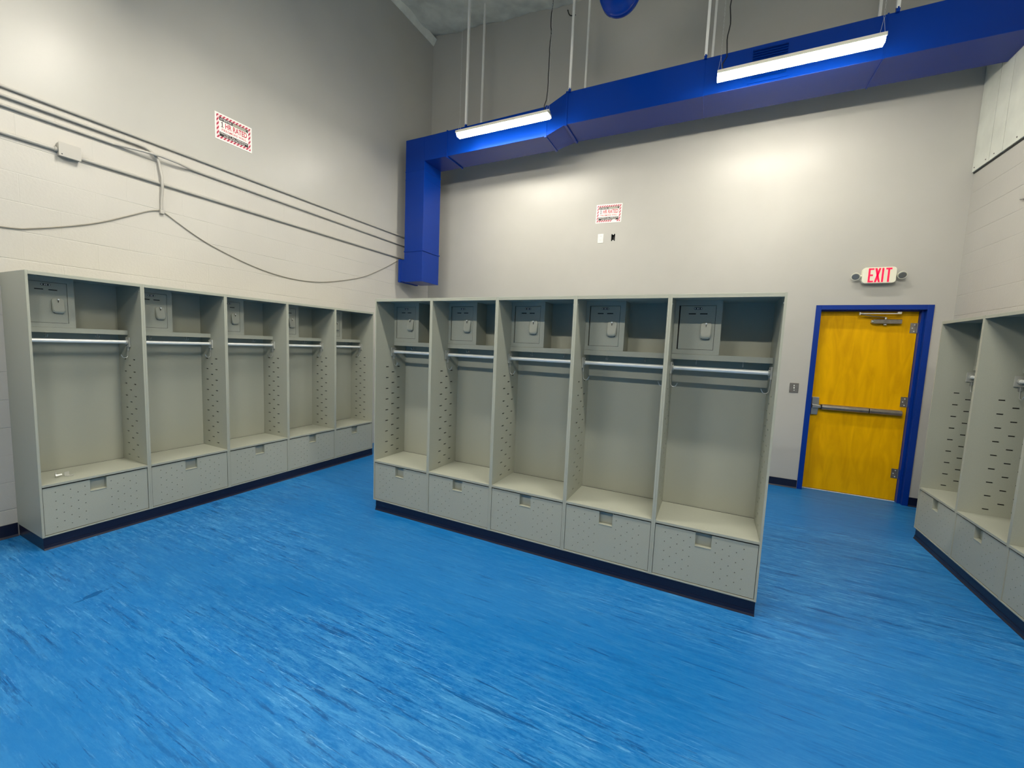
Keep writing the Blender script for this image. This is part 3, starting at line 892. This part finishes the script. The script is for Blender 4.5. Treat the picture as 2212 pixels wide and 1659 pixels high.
# ------------------------------------------------------------------ signs
def sign(name, label, origin, rz, torn=False):
    """local: x right, z up, y=0 on wall, faces -y"""
    b = MB(); w, h = 0.357, 0.252
    def q(x0, x1, z0, z1, y, m): b.add([(x0, y, z0), (x1, y, z0), (x1, y, z1), (x0, y, z1)], [(0,1,2,3)], M[m])
    b.box(0, w, -0.003, -0.0005, 0, h, M['signw'])
    q(0.014, w - 0.014, 0.014, h - 0.014, -0.0032, 'stripe')
    q(0.036, w - 0.036, 0.040, h - 0.036, -0.0034, 'signw')
    q(0.040, w - 0.040, h - 0.068, h - 0.036, -0.0036, 'black')
    q(0.040, w - 0.040, 0.038, 0.078, -0.0036, 'black')
    at = lambda x, z: (lambda u, v: (x + u, -0.0039, z + v))
    b.text('ATTENTION', at(0.048, h - 0.062), 0.020, 0.105, M['signw'], 0.01)
    for k in range(3): q(0.165, w - 0.052 - 0.01 * (k % 2), h - 0.046 - 0.009 * k, h - 0.042 - 0.009 * k, -0.0039, 'exitw')
    q(0.063, 0.071, 0.126, 0.178, -0.0039, 'drktxt'); q(0.055, 0.079, 0.126, 0.132, -0.00391, 'drktxt'); q(0.056, 0.064, 0.164, 0.171, -0.00392, 'drktxt')
    b.text('HR RATED', at(0.095, 0.126), 0.052, 0.212, M['redtxt'], 0.02)
    b.text('FIRE/SMOKE WALL', at(0.062, 0.092), 0.022, 0.238, M['redtxt'], 0.01)
    b.text('PROTECT ALL OPENINGS', at(0.048, 0.060), 0.013, 0.262, M['signw'], 0.01)
    b.text('AND PENETRATIONS', at(0.078, 0.042), 0.013, 0.205, M['signw'], 0.01)
    if torn:
        b.add([(0.215, -0.0041, 0.012), (0.225, -0.0041, 0.034), (0.25, -0.0041, 0.043), (0.275, -0.0041, 0.040), (0.29, -0.0041, 0.03), (0.30, -0.0041, 0.012)], [(0,1,2,3,4,5)], M['signw'])
    o = b.build(name, fix=False); o.location = origin; o.rotation_euler = (0, 0, rz)
    tag(o, label, 'sign', 'red and white fire wall signs')
    return o
sign('wall_sign', 'red striped fire wall rating sign high on the left wall', (XW + 0.0005, 2.402, 3.481), math.pi / 2)
o = sign('wall_sign', 'red striped fire wall rating sign on the back wall, lower edge torn, above the outlet', (-1.001, YB - 0.0005, 3.334), 0, True)
o.rotation_euler = (0, math.radians(1.5), 0)

# outlet, empty box hole, switch
t = thing('wall_outlet', 'white duplex wall outlet high on the back wall under the sign', 'outlet', (-0.9135, YB, 3.06))
one(-0.04, 0.04, -0.006, -0.0005, 0.0, 0.125, M['white']).build('cover_plate', t, 0.002)
b = MB()
for z in (0.036, 0.089):
    b.prism(rrect(0, z, 0.034, 0.028, 0.009, 4), -0.0085, -0.0062, 'y', M['white'])
    for dx in (-0.007, 0.007): b.box(dx - 0.0015, dx + 0.0015, -0.0092, -0.0084, z - 0.002, z + 0.008, M['black'])
b.build('socket', t)
t = thing('electrical_box', 'uncovered black electrical box hole beside the white outlet', 'electrical box', (-0.7385, YB, 3.078))
b = MB()
b.box(-0.026, 0.026, 0.062, 0.066, 0.001, 0.093, M['black'])
b.box(-0.0262, -0.024, 0.0, 0.062, 0.001, 0.093, M['black']); b.box(0.024, 0.0262, 0.0, 0.062, 0.001, 0.093, M['black'])
b.box(-0.024, 0.024, 0.0, 0.062, 0.0005, 0.003, M['black']); b.box(-0.024, 0.024, 0.0, 0.062, 0.091, 0.0935, M['black'])
b.build('box', t)
b = MB()
for z0, z1 in ((0.082, 0.0935), (0.0005, 0.012)): b.prism([(-0.009, z0 if z0 < 0.05 else z1), (0.009, z0 if z0 < 0.05 else z1), (0.004, z1 if z0 < 0.05 else z0), (-0.004, z1 if z0 < 0.05 else z0)], -0.001, 0.004, 'y', M['white'])
b.build('screw_tab', t)
t = thing('light_switch', 'dark steel wall switch plate left of the yellow door', 'switch', (1.532, YB, 1.15))
one(-0.0455, 0.0455, -0.006, -0.0005, 0, 0.118, M['steel']).build('cover_plate', t, 0.002)
b = MB()
b.box(-0.005, 0.005, -0.014, -0.006, 0.050, 0.070, M['white']); b.box(-0.006, 0.004, -0.009, -0.006, 0.080, 0.094, M['alu']); b.box(-0.002, 0.008, -0.009, -0.006, 0.026, 0.036, M['alu'])
b.build('toggle', t)

# ------------------------------------------------------------------ exit sign
ex = thing('exit_sign', 'white exit sign with red letters and two lamp heads above the yellow door', 'sign', (2.18, YB, 2.406))
b = MB(); b.prism(rrect(2.176 - 2.18, 0.0845, 0.287, 0.169, 0.032, 5), -0.078, -0.03, 'y', M['exitw'])
b.prism(rrect(0.0, 0.085, 0.25, 0.14, 0.02, 4), -0.03, -0.001, 'y', M['exitw'])
b.build('housing', ex, 0.004)
b = MB()
def letter(polys):
    for p in polys: b.prism([(x, z) for x, z in p], -0.0805, -0.0775, 'y', M['red'])
z0, z1 = 0.010, 0.158; lw = 0.016
zm = (z0 + z1) / 2
x = -0.098
letter([[(x, z0), (x + lw, z0), (x + lw, z1), (x, z1)], [(x + lw, z1 - lw), (x + 0.046, z1 - lw), (x + 0.046, z1), (x + lw, z1)],
        [(x + lw, zm - lw / 2), (x + 0.040, zm - lw / 2), (x + 0.040, zm + lw / 2), (x + lw, zm + lw / 2)], [(x + lw, z0), (x + 0.046, z0), (x + 0.046, z0 + lw), (x + lw, z0 + lw)]])
x = -0.044
letter([[(x, z1), (x + 0.018, z1), (x + 0.034, zm), (x + 0.016, zm)], [(x + 0.034, z1), (x + 0.050, z1), (x + 0.034, zm), (x + 0.016, zm)],
        [(x, z0), (x + 0.018, z0), (x + 0.034, zm), (x + 0.016, zm)], [(x + 0.034, z0), (x + 0.050, z0), (x + 0.034, zm), (x + 0.016, zm)]])
x = 0.016
letter([[(x, z0), (x + lw, z0), (x + lw, z1), (x, z1)]])
x = 0.048
letter([[(x, z1 - lw), (x + 0.050, z1 - lw), (x + 0.050, z1), (x, z1)], [(x + 0.017, z0), (x + 0.033, z0), (x + 0.033, z1 - lw), (x + 0.017, z1 - lw)]])
b.build('letters', ex, fix=True)
for sx, zc in ((-1, 0.082), (1, 0.086)):
    cx_ = sx * 0.192 - 0.003
    b = MB()
    fwd = Vector((sx * 0.10 - 0.1, -0.85, -0.42)).normalized()
    c0 = Vector((cx_, -0.035, zc + 0.01)); c1 = c0 + fwd * 0.040
    b.tube([c0, c0 + fwd * 0.012, c0 + fwd * 0.028, c1], [0.016, 0.032, 0.040, 0.041], M['exitw'], 22)
    b.tube([(sx * 0.13, -0.04, zc), (cx_, -0.04, zc + 0.008)], 0.012, M['exitw'], 10)
    o = b.build('lamp_head', ex)
    b = MB(); b.tube([c1 + fwd * 0.0005, c1 + fwd * 0.002, c1 + fwd * 0.004], [0.034, 0.034, 0.028], M['lampglass'], 22); b.build('lamp_lens', o)

# small conduit strap at the right edge
b = MB(); b.tube([(XR - 0.012, 4.86, 2.945), (XR - 0.012, 4.93, 2.955)], 0.011, M['conduit'], 10); b.box(XR - 0.004, XR - 0.0005, 4.85, 4.88, 2.92, 2.97, M['cast'])
tag(b.build('conduit_stub'), 'short grey conduit stub on the right block wall at the photo edge', 'conduit')
# hanging black wire near the ceiling
conduit(smooth_path([(-1.56, YB - 0.03, zceil(-1.56) - 0.06), (-1.57, YB - 0.03, 6.28), (-1.53, YB - 0.03, 6.2), (-1.45, YB - 0.02, 6.19)]), 0.006, 'wire', 'short loop of black wire hanging from the ceiling by the back wall', 'wire', 'black')
# seam tape, thin light strip along the ceiling edge of left and back walls
b = MB()
b.prism([(XW + 0.001, 6.44), (XW + 0.012, 6.44), (XW + 0.075, 6.53), (XW + 0.001, 6.53)], YF, YB - 0.001, 'y', M['ceil'])
struct(b.build('trim_2'))

for _o in COL.objects:
    if 'label' in _o and len(_o['label'].split()) > 16: print('LONG', _o.name, _o['label'])
